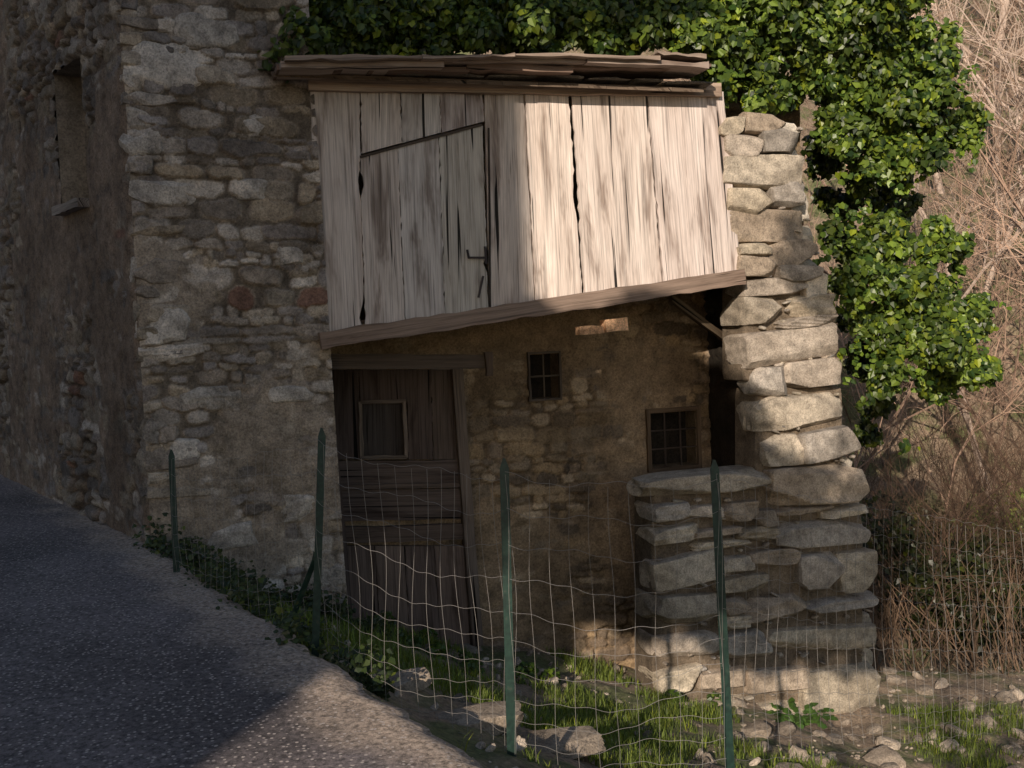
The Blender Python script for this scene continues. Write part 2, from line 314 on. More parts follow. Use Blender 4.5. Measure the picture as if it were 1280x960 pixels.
A=Acc(); A.add([LP(wu0,wz0,-dp+.002),LP(wu1,wz0,-dp+.002),LP(wu1,wz1,-dp+.002),LP(wu0,wz1,-dp+.002)],[(0,1,2,3)],(.02,.02,.02)); build(A,"window_interior",M_plas,house)
A=Acc(); e1=CORN+FA.n*.4-FA.e*.4+FL.n*.2; e2=b1[:2]+FA.n*.4; w=(c0[:2]-CORN)
for k in range(14):
    a0=k/14;a1=(k+1.25)/14
    zz0=HT-.1+2.2*(1-abs(2*a0-1)); zz1=HT-.1+2.2*(1-abs(2*min(a1,1)-1))+.03
    p=[e1+w*a0,e2+w*a0,e2+w*min(a1,1),e1+w*min(a1,1)]
    A.add([(p[0][0],p[0][1],zz0),(p[1][0],p[1][1],zz0),(p[2][0],p[2][1],zz1),(p[3][0],p[3][1],zz1)]+[(p[0][0],p[0][1],zz0+.05),(p[1][0],p[1][1],zz0+.05),(p[2][0],p[2][1],zz1+.05),(p[3][0],p[3][1],zz1+.05)],[(0,1,2,3),(4,5,6,7),(0,1,5,4),(2,3,7,6),(1,2,6,5),(0,3,7,4)],(.22,.15,.11))
build(A,"roof",M_plas,house)
# ============================================================ SHED
shed=empty("lean_to_shed"); rg=np.random.default_rng(11); REC=1.0
G=(.66,.585,.54); G_SHADE=(.55,.505,.485)  # sunlit and shaded planks toned apart, light painted into the wood colour
yt=lambda x:106+.018*(x-390); yb=lambda x:428-.150*(x-405)
A=Acc()
vboard(A,386,449,402,455,yt,yb,.015,.028,G_SHADE,rg,notch=[(1,.08,.07,.03),(1,.62,.1,.02)],n=40)
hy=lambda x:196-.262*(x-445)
for a,b_,c_,d_ in [(450,500,452,502),(500,549,502,551),(549,602,551,605)]: vboard(A,a,b_,c_,d_,yt,lambda x:hy(x)-2,.015,.028,G_SHADE,rg)
for a,b_,c_,d_ in [(449,497,457,506),(497,548,506,556),(548,603,556,610)]: vboard(A,a,b_,c_,d_,lambda x:hy(x)+3,lambda x:yb(x)-3,-.004,.028,np.array(G_SHADE)*.95,rg,gap=.004,n=40,notch=[(-1,.86,.08,.028)] if a==449 else [(1,.28,.05,.03)] if a==548 else ())
vboard(A,604,654,612,668,yt,yb,.015,.028,G,rg)
vboard(A,655,710,669,728,yt,yb,.012,.03,G,rg,gap=.006,n=40,notch=[(1,.5,.14,.022)])
vboard(A,713,807,730,828,yt,yb,.017,.028,G,rg,gap=.008,n=40,notch=[(-1,.62,.3,.01)])
vboard(A,808,903,829,927,yt,yb,.010,.03,G,rg,gap=.008,n=30)
build(A,"upper_planks",M_wood,shed)
A=Acc()
def fbeam(x0,y0,x1,y1,wpx,rec,t,col,acc=None,n=16,jit=.003,bow=0):
    p=FA.S(x0,y0,rec);q=FA.S(x1,y1,rec); d=(q-p)/np.linalg.norm(q-p); sd=np.cross(d,N3); sd/=np.linalg.norm(sd)
    timber(acc if acc is not None else A,p,q,-sd,N3,wpx/F*7.9,wpx/F*7.9,t,col,rg,n,jit,bow)
fbeam(400,426,928,346,20,-.055,.10,(.27,.20,.16),n=34,jit=.004)
fbeam(385,105,900,113,17,-.03,.05,(.42,.32,.25))
fbeam(398,452,610,452,18,.25,.16,(.08,.06,.045))
build(A,"bottom_beam",M_wood,shed)
A=Acc()
for lay,(yy,rc,wp,colr) in enumerate([(92,-.14,7,(.20,.14,.11)),(85,-.24,6,(.36,.29,.25)),(79,-.30,5,(.28,.22,.18))]):
    x=343+lay*5
    while x<860-lay*3:
        L=rg.uniform(90,230); x1=min(x+L,876-lay*3); fbeam(x,yy-(x-343)*.004+rg.normal()*1.5,x1,yy-(x1-343)*.004+rg.normal()*2,wp*rg.uniform(.7,1.2),rc+rg.normal()*.015,.34,colr,n=8,jit=.005,bow=rg.normal()*.01); x=x1-3
ue0,ze0=FA.uz(343,84,-.3); ue1=FA.uz(874,80,-.3)[0]
nb=12
for k in range(nb):
    a=ue0+(ue1+.1-ue0)*(k+.5)/nb; w_=(ue1+.1-ue0)/nb
    timber(A,FA.P(a,ze0-.02,.18),FA.P(a,ze0+.75,-2.2),E3,np.array([0,0,1.]),w_-.002,w_-.002,.03,(.16,.12,.09),rg,n=6,jit=.001)
sl=Acc()
for r_ in range(7):
    x=ue0
    while x<ue1-.1:
        w_=rg.uniform(.25,.45); s=r_/7; c=FA.P(x+w_/2,ze0+.035+.75*s+rg.normal()*.006,-.02-2.2*s); stone(sl,c,ax_of(FA,rg.normal()*.02),(w_/2,.24,.012),np.array([.20,.18,.16]),rg,k=9,rough=.03,tpl=(TV4,TF4)); x+=w_
build(A,"roof_eave",M_dwood,shed); build(sl,"roof_slates",M_stone,shed)
def rect(x0,y0,x1,y1,rec=REC):
    a=FA.uz(x0,y1,rec); b_=FA.uz(x1,y0,rec); return (a[0],b_[0],a[1],b_[1])
w1=rect(662,441,696,499); w2=rect(812,512,868,585)
uB0=-.1; uB1=FA.uz(1010,600,REC)[0]; zBt=ze0-.05+.75*(1.18/2.38)
masonry("back_wall",FA,[(uB0,-2.1),(uB1,-2.1),(uB1,zBt),(uB0,zBt)],.015,shed,M_plas,seed=16,plaster=.43,amp=.04,pw=.09,mort=(.31,.228,.15),off=-REC,holes=[w1,w2],palette=PAL*np.array([.76,.66,.52]),brick=.0)
A=Acc()
for (a,b_,c_,d_) in (w1,w2):
    dk=(.03,.025,.02)
    A.add([FA.P(a,c_,-REC-.18),FA.P(b_,c_,-REC-.18),FA.P(b_,d_,-REC-.18),FA.P(a,d_,-REC-.18)],[(0,1,2,3)],dk)
    for p,q in [((a,c_),(b_,c_)),((b_,c_),(b_,d_)),((b_,d_),(a,d_)),((a,d_),(a,c_))]:
        A.add([FA.P(*p,-REC+.02),FA.P(*q,-REC+.02),FA.P(*q,-REC-.18),FA.P(*p,-REC-.18)],[(0,1,2,3)],(.2,.15,.1))
build(A,"window_recess",M_plas,shed)
A=Acc()
def frame(r,wd,rec,col):
    a,b_,c_,d_=r
    for p,q,s in [((a-wd/2,c_-wd),(a-wd/2,d_+wd),E3),((b_+wd/2,c_-wd),(b_+wd/2,d_+wd),E3),((a,c_-wd/2),(b_,c_-wd/2),Z3),((a,d_+wd/2),(b_,d_+wd/2),Z3)]:
        timber(A,FA.P(*p,-rec),FA.P(*q,-rec),s,N3,wd,wd,.05,col,rg,n=6,jit=.002)
frame(w1,.018,REC-.03,(.10,.08,.065)); frame(w2,.035,REC-.03,(.15,.105,.07))
for k in (1,2):
    a,b_,c_,d_=w2; timber(A,FA.P(a+(b_-a)*k/3,c_,-REC+.01),FA.P(a+(b_-a)*k/3,d_,-REC+.01),E3,N3,.012,.012,.012,(.08,.06,.05),rg,n=4,jit=.001)
    timber(A,FA.P(a,c_+(d_-c_)*k/3,-REC+.02),FA.P(b_,c_+(d_-c_)*k/3,-REC+.02),Z3,N3,.012,.012,.012,(.08,.06,.05),rg,n=4,jit=.001)
a,b_,c_,d_=w1; timber(A,FA.P(a,(c_+d_)/2,-REC+.02),FA.P(b_,(c_+d_)/2,-REC+.02),Z3,N3,.014,.014,.014,(.1,.08,.06),rg,n=4,jit=.001)
timber(A,FA.P((a+b_)/2,c_,-REC+.01),FA.P((a+b_)/2,d_,-REC+.01),E3,N3,.012,.012,.012,(.1,.08,.06),rg,n=4,jit=.001)
build(A,"inner_window_frames",M_dwood,shed)
A=Acc(); zL0=FA.uz(405,415,.1)[1]; zL1=FA.uz(925,340,.1)[1]; uL1=FA.uz(925,340,.1)[0]
for k in range(9):
    o=-.04-k*.115; timber(A,FA.P(-.05,zL0+.02,o-.05),FA.P(uL1+.3,zL1+.05,o-.05),N3,Z3,.11,.11,.03,(.10,.075,.055),rg,n=8)
for k in range(5):
    s=(k+.4)/5; u=uL1*s; zz=zL0*(1-s)+zL1*s-.06; timber(A,FA.P(u,zz,-.02),FA.P(u,zz,-REC+.02),E3,Z3,.09,.09,.11,(.13,.10,.07),rg,n=6)
p=FA.S(838,372,.35);q=FA.S(918,432,.6); timber(A,p,q,Z3,N3,.07,.07,.07,(.10,.075,.05),rg,n=6)
p=FA.S(610,440,.15);q=FA.S(612,470,.15); timber(A,p,q,E3,N3,.06,.05,.05,(.10,.07,.05),rg,n=4)
build(A,"loft_joists",M_dwood,shed)
FS=Frame(FA.P(uL1+.18,0,-.25)[:2],72-90); FS.n=-FA.e
masonry("inner_side_wall",FS,[(0,-2.1),(1.2,-2.1),(1.2,3.0),(0,3.0)],.03,shed,M_plas,seed=8,plaster=.5,amp=.04,mort=(.04,.03,.022),palette=PAL*.10)  # coloured near black to stand in for the opening's deep shade
A=Acc()
A.add([FA.P(uL1+.28,-2.1,-.25),FA.P(uL1+.28,-2.1,-2.4),FA.P(uL1+.28,3.2,-2.4),FA.P(uL1+.28,3.2,-.25)],[(0,1,2,3)],(.22,.18,.14)); build(A,"outer_side_wall",M_plas,shed)
A=Acc(); fbeam(722,414,752,412,11,.16,.10,(.72,.45,.28),n=2,jit=.004); fbeam(754,407,781,404,17,.14,.12,(.76,.48,.30),n=2,jit=.004); build(A,"joist_end",M_stone,shed)
# ---- door
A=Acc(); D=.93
DC_SHADE=(.105,.08,.07)  # upper door boards darkened to hold the header's shadow
top=lambda x:462; 
for a,b_,c_,d_ in [(412,448,416,450),(508,538,510,541),(538,566,541,572)]: vboard(A,a,b_,c_,d_,top,lambda x:574,D,.03,DC_SHADE,rg)
vboard(A,448,508,450,510,top,lambda x:503,D,.03,DC_SHADE,rg); vboard(A,450,509,451,510,lambda x:503,lambda x:574,D+.03,.015,(.06,.05,.045),rg)
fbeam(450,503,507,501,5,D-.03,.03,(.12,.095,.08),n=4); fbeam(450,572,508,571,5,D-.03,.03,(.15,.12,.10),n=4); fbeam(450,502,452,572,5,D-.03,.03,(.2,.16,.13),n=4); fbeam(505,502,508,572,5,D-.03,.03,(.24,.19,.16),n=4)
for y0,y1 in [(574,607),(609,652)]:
    fbeam(418,(y0+y1)/2+1,576,(y0+y1)/2-1,y1-y0,D,.035,DC_SHADE,n=10)
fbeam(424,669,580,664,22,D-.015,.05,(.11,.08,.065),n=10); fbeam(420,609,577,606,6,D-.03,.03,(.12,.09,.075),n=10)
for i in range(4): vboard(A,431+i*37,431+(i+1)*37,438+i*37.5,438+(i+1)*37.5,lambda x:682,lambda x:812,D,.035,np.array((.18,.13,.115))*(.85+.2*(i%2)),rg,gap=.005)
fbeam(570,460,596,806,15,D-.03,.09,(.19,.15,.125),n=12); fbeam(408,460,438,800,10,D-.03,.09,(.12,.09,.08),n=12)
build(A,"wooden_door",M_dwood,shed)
A=Acc(); c=FA.S(515,826,D-.12); stone(A,c,ax_of(FA,0),(.55,.2,.06),np.array([.36,.32,.26]),rg,k=8); build(A,"door_threshold",M_stone,shed,smooth=True)
A=Acc(); fbeam(585,322,608,322,2.5,-.04,.01,(.06,.05,.05),n=3,jit=0); fbeam(606,308,608,330,2.5,-.045,.01,(.06,.05,.05),n=3,jit=0); fbeam(584,312,586,322,2.5,-.045,.01,(.06,.05,.05),n=3,jit=0)
fbeam(604,345,598,372,2.5,-.04,.01,(.06,.05,.05),n=3,jit=0); fbeam(450,196,602,156,3,-.03,.012,(.07,.055,.045),n=8,jit=.001); fbeam(611,160,613,400,2,-.012,.012,(.05,.04,.035),n=6,jit=.001); build(A,"hatch_latch",M_dwood,shed)
# ---- pillar stones
A=Acc(); rg=np.random.default_rng(21)
ST=[(898,148,930,170),(932,142,980,166),(905,168,950,196),(952,160,1000,190),(906,192,1002,234),(910,236,966,270),(965,228,1008,258),(914,262,1008,302),(920,304,962,320),(962,300,1020,332),(922,320,975,346),(974,330,1026,352),(930,346,1010,370),(1008,340,1034,372),(930,370,978,406),(990,368,1040,396),(936,408,1044,456),(976,394,1044,410),(945,458,984,496),(982,448,1050,486),(950,490,1056,540),(958,542,1006,584),(1004,534,1072,576),(964,578,1080,636),(962,630,1040,648),(1030,632,1082,650),
(810,586,962,624),(818,628,860,652),(858,630,905,650),(903,626,948,654),(946,636,972,660),(818,656,872,682),(870,658,925,672),(870,672,940,690),(925,656,975,680),(970,646,1082,690),(820,690,900,736),(898,694,942,716),(898,716,960,744),(940,684,1000,712),(1000,690,1052,740),(1050,688,1092,742),(820,740,900,786),(902,746,936,770),(935,742,1010,780),(1008,742,1094,768),(822,788,900,828),(898,786,966,830),(966,776,1094,824),(904,768,938,788),(824,832,880,870),(878,834,940,868),(938,832,1010,872),(1006,828,1102,900),(830,870,930,905),(930,874,1008,930),(1000,898,1108,950),(830,905,930,950)]
PP=np.array([[.48,.43,.38],[.40,.375,.35],[.57,.51,.42],[.44,.375,.31],[.55,.50,.43]])
for (x0,y0,x1,y1) in ST:
    a=FA.uz(x0,y1);b_=FA.uz(x1,y0); fo=rg.uniform(-.005,.05)
    stone(A,FA.P((a[0]+b_[0])/2,(a[1]+b_[1])/2,-.20+fo),ax_of(FA,rg.normal()*.04),((b_[0]-a[0])/2*1.03,.21,(b_[1]-a[1])/2*1.03),PP[rg.integers(0,5)]*np.array([1,.97,.93])*rg.uniform(.8,1.1),rg,k=30,rough=.04,cuts=16,cutd=(1.05,1.45))
y=150
while y<960:
    h=rg.uniform(22,46); xr=np.interp(y+h/2,[150,350,480,600,700,830,950],[1000,1030,1050,1075,1088,1098,1108])
    a=FA.uz(xr,y+h);b_=FA.uz(xr,y)
    for j in range(4):
        uu=a[0]-.10+.10*j+.03*rg.random(); stone(A,FA.P(uu,(a[1]+b_[1])/2+rg.normal()*.02,-.28-.25*j),ax_of(FA,0),(.15,.15,(b_[1]-a[1])/2),PP[rg.integers(0,5)]*.95,rg,k=20,rough=.05,cuts=16,cutd=(.95,1.4))
    y+=h
for (x0,y0,x1,y1) in [(912,160,996,350),(938,350,1036,480),(955,480,1060,660),(828,600,950,960),(950,640,1085,960)]:
    a=FA.uz(x0,y1);b_=FA.uz(x1,y0); hu=(b_[0]-a[0])/2
    stone(A,FA.P((a[0]+b_[0])/2,(a[1]+b_[1])/2,-.275),ax_of(FA,-.03),(hu,.19,(b_[1]-a[1])/2),np.array([.20,.16,.12]),rg,k=20,rough=.0,cuts=0)
for _ in range(260):
    py=rg.uniform(160,900); xl=np.interp(py,[150,350,580,600,601],[903,925,962,962,822]); xr=np.interp(py,[150,350,480,600,700,900],[998,1026,1046,1072,1086,1100]); px=rg.uniform(xl,xr)
    stone(A,FA.S(px,py,.045),ax_of(FA,rg.normal()*.3),(rg.uniform(.012,.045),.03,rg.uniform(.007,.016)),PP[rg.integers(0,5)]*.85,rg,k=4,tpl=(TV4,TF4))
build(A,"stone_pillar",M_pill,shed,smooth=True,sharp=22)
# ============================================================ FOLIAGE helpers
def leaves(acc,c,n,size,rg,cols,flat=.35):
    k=len(c); n=n+rg.normal(size=(k,3))*flat; n/=np.linalg.norm(n,axis=1)[:,None]
    dn=np.tile(np.array([0,0,-1.]),(k,1))+rg.normal(size=(k,3))*.55; t=dn-n*(dn*n).sum(1)[:,None]; t/=np.linalg.norm(t,axis=1)[:,None]; s=np.cross(n,t)
    sz=size*rg.uniform(.55,1.35,(k,1)); fo=rg.uniform(.1,.35,(k,1))
    P=lambda a,b,f:c+t*a*sz+s*b*sz-n*f*fo*sz
    V=np.stack([P(-.3,0,0),P(-.42,-.38,1),P(.12,-.5,1.2),P(.75,0,0.2),P(.12,.5,1.2),P(-.42,.38,1)],1).reshape(-1,3)
    i=np.arange(k)[:,None]*6; f=np.concatenate([i+np.array([0,3,2,1]),i+np.array([0,5,4,3])])
    acc.add(V,f,np.repeat(cols,6,axis=0))
def leafcol(k,rg,a,b,y=.1):
    s=rg.random((k,1))**1.5; c=np.array(a)*(1-s)+np.array(b)*s; m_=rg.random(k)<y; c[m_]=c[m_]*np.array([1.6,1.35,.8]); return c*rg.uniform(.7,1.25,(k,1))
def sph(k,rg): v=rg.normal(size=(k,3)); return v/np.linalg.norm(v,axis=1)[:,None]
# ---- ivy
A=Acc(); rg=np.random.default_rng(31)
BL=[]
for x in range(370,860,40): BL.append((x,rg.uniform(26,46),rg.uniform(.1,.4),.26)); BL.append((x+20,rg.uniform(-30,10),.6,.34)); 
for x in range(360,1200,70): BL.append((x,-60+rg.normal()*10,.9,.42))
for (x,y,r) in [(870,40,.22),(900,70,.24),(880,95,.13),(900,115,.12),(945,60,.3),(950,110,.2),(1000,40,.32),(1000,110,.26),(1060,60,.34),(1060,130,.3),(1120,70,.32),(1120,150,.32),(1170,110,.28),(1175,165,.26),(1205,160,.17),(1140,205,.22),(1085,200,.25),(1040,175,.22),(1180,60,.2),(1080,0,.35),(980,0,.35),(900,5,.3),(1130,20,.25),
   (1085,300,.18),(1120,300,.22),(1160,310,.24),(1195,320,.16),(1080,350,.2),(1130,365,.28),(1180,380,.26),(1210,400,.2),(1110,420,.24),(1160,440,.28),(1205,450,.25),(1235,460,.13),(1110,470,.18),(1170,485,.15),(1080,400,.18)]:
    BL.append((x,y,rg.uniform(.05,.5),r))
for (x,y,r) in [(1025,200,.2),(1045,250,.2),(1050,300,.2),(1060,350,.2),(1070,400,.2),(1085,450,.2),(1095,500,.2),(1110,240,.2),(1130,260,.15),(1090,540,.15)]: BL.append((x,y,rg.uniform(.9,1.4),r))
for (px,py,rc,r) in BL:
    c=FA.S(px,py,rc); dk=.45 if rc>.85 and py>100 else (.7 if px<820 else 1.0)  # shade put into leaf colour: roof run and deep clumps
    for sub in range(8):
        o=sph(1,rg)[0]*r*.95*rg.random()**.5; rr=r*rg.uniform(.25,.7); k=int(2600*rr*rr/.09*.34)+12
        d=sph(k,rg); rad=rr*rg.uniform(.5,1.2,(k,1)); p=c+o+d*rad*np.array([1,1.1,.9])
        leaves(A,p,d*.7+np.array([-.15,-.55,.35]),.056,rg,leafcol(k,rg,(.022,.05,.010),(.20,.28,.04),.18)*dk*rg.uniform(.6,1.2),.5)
for _ in range(130):
    px,py=random.choice([(b[0],b[1]) for b in BL if b[0]>840]); c=FA.S(px+rg.normal()*30,py+rg.normal()*20,rg.uniform(.0,.5)); k=rg.integers(8,22); s=np.linspace(0,rg.uniform(.2,.5),k)[:,None]
    dr=np.array([rg.normal()*.8,rg.normal()*.3,rg.uniform(-.9,.6)]); p=c+s*dr+rg.normal(size=(k,3))*.025; leaves(A,p,np.tile([0,-.8,.4],(k,1)),.05,rg,leafcol(k,rg,(.035,.07,.014),(.18,.26,.03),.15))
build(A,"ivy_plant",M_leaf)
# ---- woodland
def tree_tpl(rg,H=5.5,r=.03,lv=3,spread=.55,wob=.18,lean=.1):
    seg=[]
    def grow(p,d,L,r,l):
        n=4 if l else 6; q=p
        for i in range(n):
            d=d+rg.normal(size=3)*wob+np.array([0,0,.05]); d/=np.linalg.norm(d); nq=q+d*L/n; r1=r*(1-.55*(i+1)/n); seg.append((q,nq,r*(1-.55*i/n),r1))
            if l<lv and (i>0 or l>0):
                for _ in range(2):
                    if rg.random()<(.82 if l<2 else .6):
                        s=rg.normal(size=3); s-=d*np.dot(s,d); s/=np.linalg.norm(s); nd=d*(1-spread*.5)+s*spread*rg.uniform(.7,1.3); nd/=np.linalg.norm(nd); grow(nq,nd,L*rg.uniform(.38,.6),max(r1*.65,.0035),l+1)
            q=nq
    grow(np.zeros(3),np.array([rg.normal()*lean,rg.normal()*lean,1.]),H,r,0); return seg
def seg_mesh(seg,ns=3):
    P=np.array([s[0] for s in seg]);Q=np.array([s[1] for s in seg]);r0_=np.array([s[2] for s in seg]);r1_=np.array([s[3] for s in seg])
    d=Q-P; d/=np.linalg.norm(d,axis=1)[:,None]; a=np.cross(d,[.3,.9,.2]); a/=np.linalg.norm(a,axis=1)[:,None]; b_=np.cross(d,a); V=[]
    for base,rr in ((P,r0_),(Q,r1_)):
        for k in range(ns):
            t=k*2*math.pi/ns; V.append(base+(a*math.cos(t)+b_*math.sin(t))*rr[:,None])
    V=np.stack(V,1).reshape(-1,3); i=np.arange(len(seg))[:,None]*2*ns; f=np.concatenate([i+np.array([k,(k+1)%ns,ns+(k+1)%ns,ns+k]) for k in range(ns)]); return V,f
rg=np.random.default_rng(41); TP=[seg_mesh(tree_tpl(rg)) for i in range(4)]; TB=[seg_mesh(tree_tpl(rg,H=7,r=.075,lv=3,lean=.35,wob=.22),5) for i in range(3)]
A=Acc()
def plant(x,y,s,col,T=None):
    T=T or TP; V,f=T[rg.integers(0,len(T))]; a=rg.uniform(0,6.28); c_,s_=math.cos(a),math.sin(a); W=V@np.array([[c_,s_,0],[-s_,c_,0],[0,0,1]])*s
    A.add(W+np.array([x,y,float(ground_z(x,y))-.1*s]),f,col)
for _ in range(56):
    y=14+24*rg.random()**1.3; plant(y*rg.uniform(.28,.66),y,rg.uniform(.5,1.15)*(1+.012*y),np.array([.33,.22,.16])*rg.uniform(.45,1.5))
for (x,y,s) in [(8.6,17,1.),(10.2,19,1.1),(7.6,16,.8),(11.5,21,1.2),(9.2,22,1.2),(12.5,24,1.3),(8.0,18.5,.9),(10.8,23,1.2)]: plant(x,y,s,np.array([.50,.39,.32])*rg.uniform(.7,1.1),TB)
build(A,"bare_woodland",M_twig)
A=Acc()
for _ in range(36):
    y=rg.uniform(10.6,14.5); plant(y*rg.uniform(.34,.58),y,rg.uniform(.22,.42),np.array([.11,.065,.042])*rg.uniform(.35,1.5))  # twig colour lowered to carry shade behind the pillar
k=2600; y=10.2+10*rg.random(k)**1.4; x=y*rg.uniform(.32,.64,k); z=ground_z(x,y); h=rg.uniform(.2,1.3,k); b0=np.c_[x,y,z-.05]; ln=rg.normal(size=(k,3))*.5; ln[:,2]=1; tp=b0+ln*h[:,None]; w=rg.uniform(.003,.008,k)[:,None]; sd=np.c_[np.ones(k),rg.normal(size=k)*.5,np.zeros(k)]*w
mid=(b0+tp)/2+rg.normal(size=(k,3))*.1; V=np.stack([b0-sd,b0+sd,mid+sd*.8,mid-sd*.8,tp+sd*.2,tp-sd*.2],1).reshape(-1,3); i=np.arange(k)[:,None]*6; f=np.concatenate([i+np.array([0,1,2,3]),i+np.array([3,2,4,5])])
A.add(V,f,np.repeat(np.array([.11,.07,.045])*rg.uniform(.4,1.5,(k,1)),6,axis=0)); build(A,"dry_undergrowth",M_twig)  # stems darkened likewise, painted shade
A=Acc()
for (cx,cy,r,kk,cc) in [(4.4,10.8,.55,1300,.4),(4.9,11.4,.6,1500,.45),(5.6,11.8,.7,1500,.5),(6.4,12.3,.7,1300,.7),(7.4,13,.7,1500,1.7),(4.3,12.2,.9,1500,.35),(5.3,13.2,.9,1500,.45),(6.9,14.5,.9,1900,2.2),(5.9,11.0,.4,600,.5),(6.6,11.6,.5,800,.5),(6.2,13.6,.6,1100,1.6),(8.2,15.5,.7,1200,1.8)]:  # dark bushes; low last factors also paint the pillar's shade
    z=float(ground_z(cx,cy))
    for q in range(6):
        rr=r*rg.uniform(.3,.6); c=np.array([cx,cy,z+.45])+sph(1,rg)[0]*r*.7; kq=kk//6; p=c+sph(kq,rg)*rr*rg.uniform(.3,1.2,(kq,1)); leaves(A,p,np.tile([0,-.5,.7],(kq,1)),.06,rg,leafcol(kq,rg,(.04,.045,.015),(.09,.12,.025))*cc*rg.uniform(.6,1.3),.6)
build(A,"bramble_bush",M_leaf)
# ---- grass
def blades(acc,x,y,h,rg,a,b_,w=.004):
    k=len(x); z=ground_z(x,y)-.01; b0=np.c_[x,y,z]; an=rg.uniform(0,6.28,k); le=rg.uniform(.1,.8,k)*h; d=np.c_[np.cos(an)*le,np.sin(an)*le,h]; sd=np.c_[-np.sin(an),np.cos(an),np.zeros(k)]*w*rg.uniform(.5,1.3,(k,1))
    mid=b0+d*np.array([.35,.35,.6]); tp=b0+d; V=np.stack([b0-sd,b0+sd,mid+sd*.8,mid-sd*.8,tp],1).reshape(-1,5,3)
    i=np.arange(k)[:,None]*5; cols=leafcol(k,rg,a,b_,.12); acc.add(V.reshape(-1,3),i+np.array([0,1,2,3]),np.repeat(cols,5,axis=0)); acc.F.append((i+np.array([3,2,4]))+acc.n-5*k)
A=Acc(); rg=np.random.default_rng(51); n=130000
x=rg.uniform(-3,4.5,n); y=rg.uniform(3,9.2,n); sx=x-xe(y); u=(x-FA.O[0])*FA.e[0]+(y-FA.O[1])*FA.e[1]; off=(x-FA.O[0])*FA.n[0]+(y-FA.O[1])*FA.n[1]
dn=fbm(x*1.5,y*1.5,60,4)+.12*np.exp(-((x-.6)**2/1.2+(y-6.2)**2/.9)); dn2=fbm(x*6,y*6,61,3); ok=(sx>.05)&(off>-.9)&((off>.02)|((u>0)&(u<2.6)))&(dn+.45*(dn2-.5)>.49)
x,y,dn=x[ok],y[ok],dn[ok]; blades(A,x,y,rg.uniform(.02,.10,len(x))*(.5+dn),rg,(.09,.12,.025),(.22,.29,.05),.0035)
k=4000; x=rg.uniform(6.2,8.2,k); y=rg.uniform(12.3,14.5,k); blades(A,x,y,rg.uniform(.1,.4,k),rg,(.10,.14,.03),(.22,.30,.05),.008)
build(A,"grass",M_grass)
A=Acc()
for _ in range(80):
    t=rg.random(); 
    if t<.6:
        yy=rg.uniform(4.8,7.1); xx=float(xe(yy))+rg.uniform(.03,.35)
    else:
        s=rg.uniform(-1.2,.4); q=FA.P(s,0,rg.uniform(.05,.3)); xx,yy=q[0],q[1]
    if xx<-2.9: continue
    r=rg.uniform(.04,.14); kk=rg.integers(30,100); z=float(ground_z(xx,yy)); p=np.array([xx,yy,z+r*.6])+sph(kk,rg)*r*rg.uniform(.3,1.4,(kk,1)); leaves(A,p,np.tile([0,-.4,.8],(kk,1)),.03,rg,leafcol(kk,rg,(.025,.04,.014),(.06,.085,.02)))
for _ in range(14):
    q=FA.P(rg.uniform(.1,3.2),0,rg.uniform(-.7,.5)); r=.07; kk=60; z=float(ground_z(q[0],q[1])); p=np.array([q[0],q[1],z+r*.5])+sph(kk,rg)*r; leaves(A,p,np.tile([0,-.4,.8],(kk,1)),.035,rg,leafcol(kk,rg,(.04,.07,.012),(.09,.15,.02)))
build(A,"wall_foot_weeds",M_leaf)
A=Acc(); q=FA.S(1000,870,-.25); q[2]=float(ground_z(q[0],q[1]))
for kf in range(9):
    a=kf*.7+.2; d=np.array([math.cos(a),math.sin(a),0]); s=np.linspace(.1,1,12)[:,None]; p=q+d*s*.28+np.array([0,0,1])*(s*.26-s*s*.16); nn=np.tile([0,-.3,1.],(12,1)); leaves(A,p,nn,.055,rg,leafcol(12,rg,(.05,.10,.02),(.09,.16,.03),0),.2)
build(A,"fern_plant",M_leaf)
# ---- rubble
A=Acc(); n=0
while n<1700:
    x=rg.uniform(-2.2,5.2); y=rg.uniform(3.6,10.5); sx=float(x-xe(y)); off=(x-FA.O[0])*FA.n[0]+(y-FA.O[1])*FA.n[1]; u=(x-FA.O[0])*FA.e[0]+(y-FA.O[1])*FA.e[1]
    if sx<.08 or (off<-.9 and u<3.8) or (off<.02 and u<.05): continue
    s=.006+.04*rg.random()**5; s*=1.8 if u>2.5 else 1
    stone(A,(x,y,float(ground_z(x,y))+s*.2),ax_of(FA,rg.normal()*.5),(s*rg.uniform(.8,1.6),s*rg.uniform(.7,1.2),s*.6),np.array([.46,.39,.32])*rg.uniform(.5,1.2),rg,k=3.5,rough=.12,tpl=(TV4,TF4),cuts=5,cutd=(.7,1.1)); n+=1
build(A,"rubble_stones",M_pill)
A=Acc()
for (x,y,a,b_,c_,t) in [(-.30,5.0,.30,.13,.05,.02),(.12,5.12,.27,.12,.05,-.05),(-.62,5.4,.12,.1,.04,.2),(1.7,7.6,.12,.09,.05,.1),(2.6,7.5,.15,.10,.06,.2)]:
    stone(A,(x,y,float(ground_z(x,y))+c_*.25),ax_of(FA,t),(a,b_,c_),np.array([.42,.35,.28]),rg,k=16,rough=.05,cuts=18,cutd=(.9,1.3))
build(A,"flat_rock",M_pill,smooth=True,sharp=24)
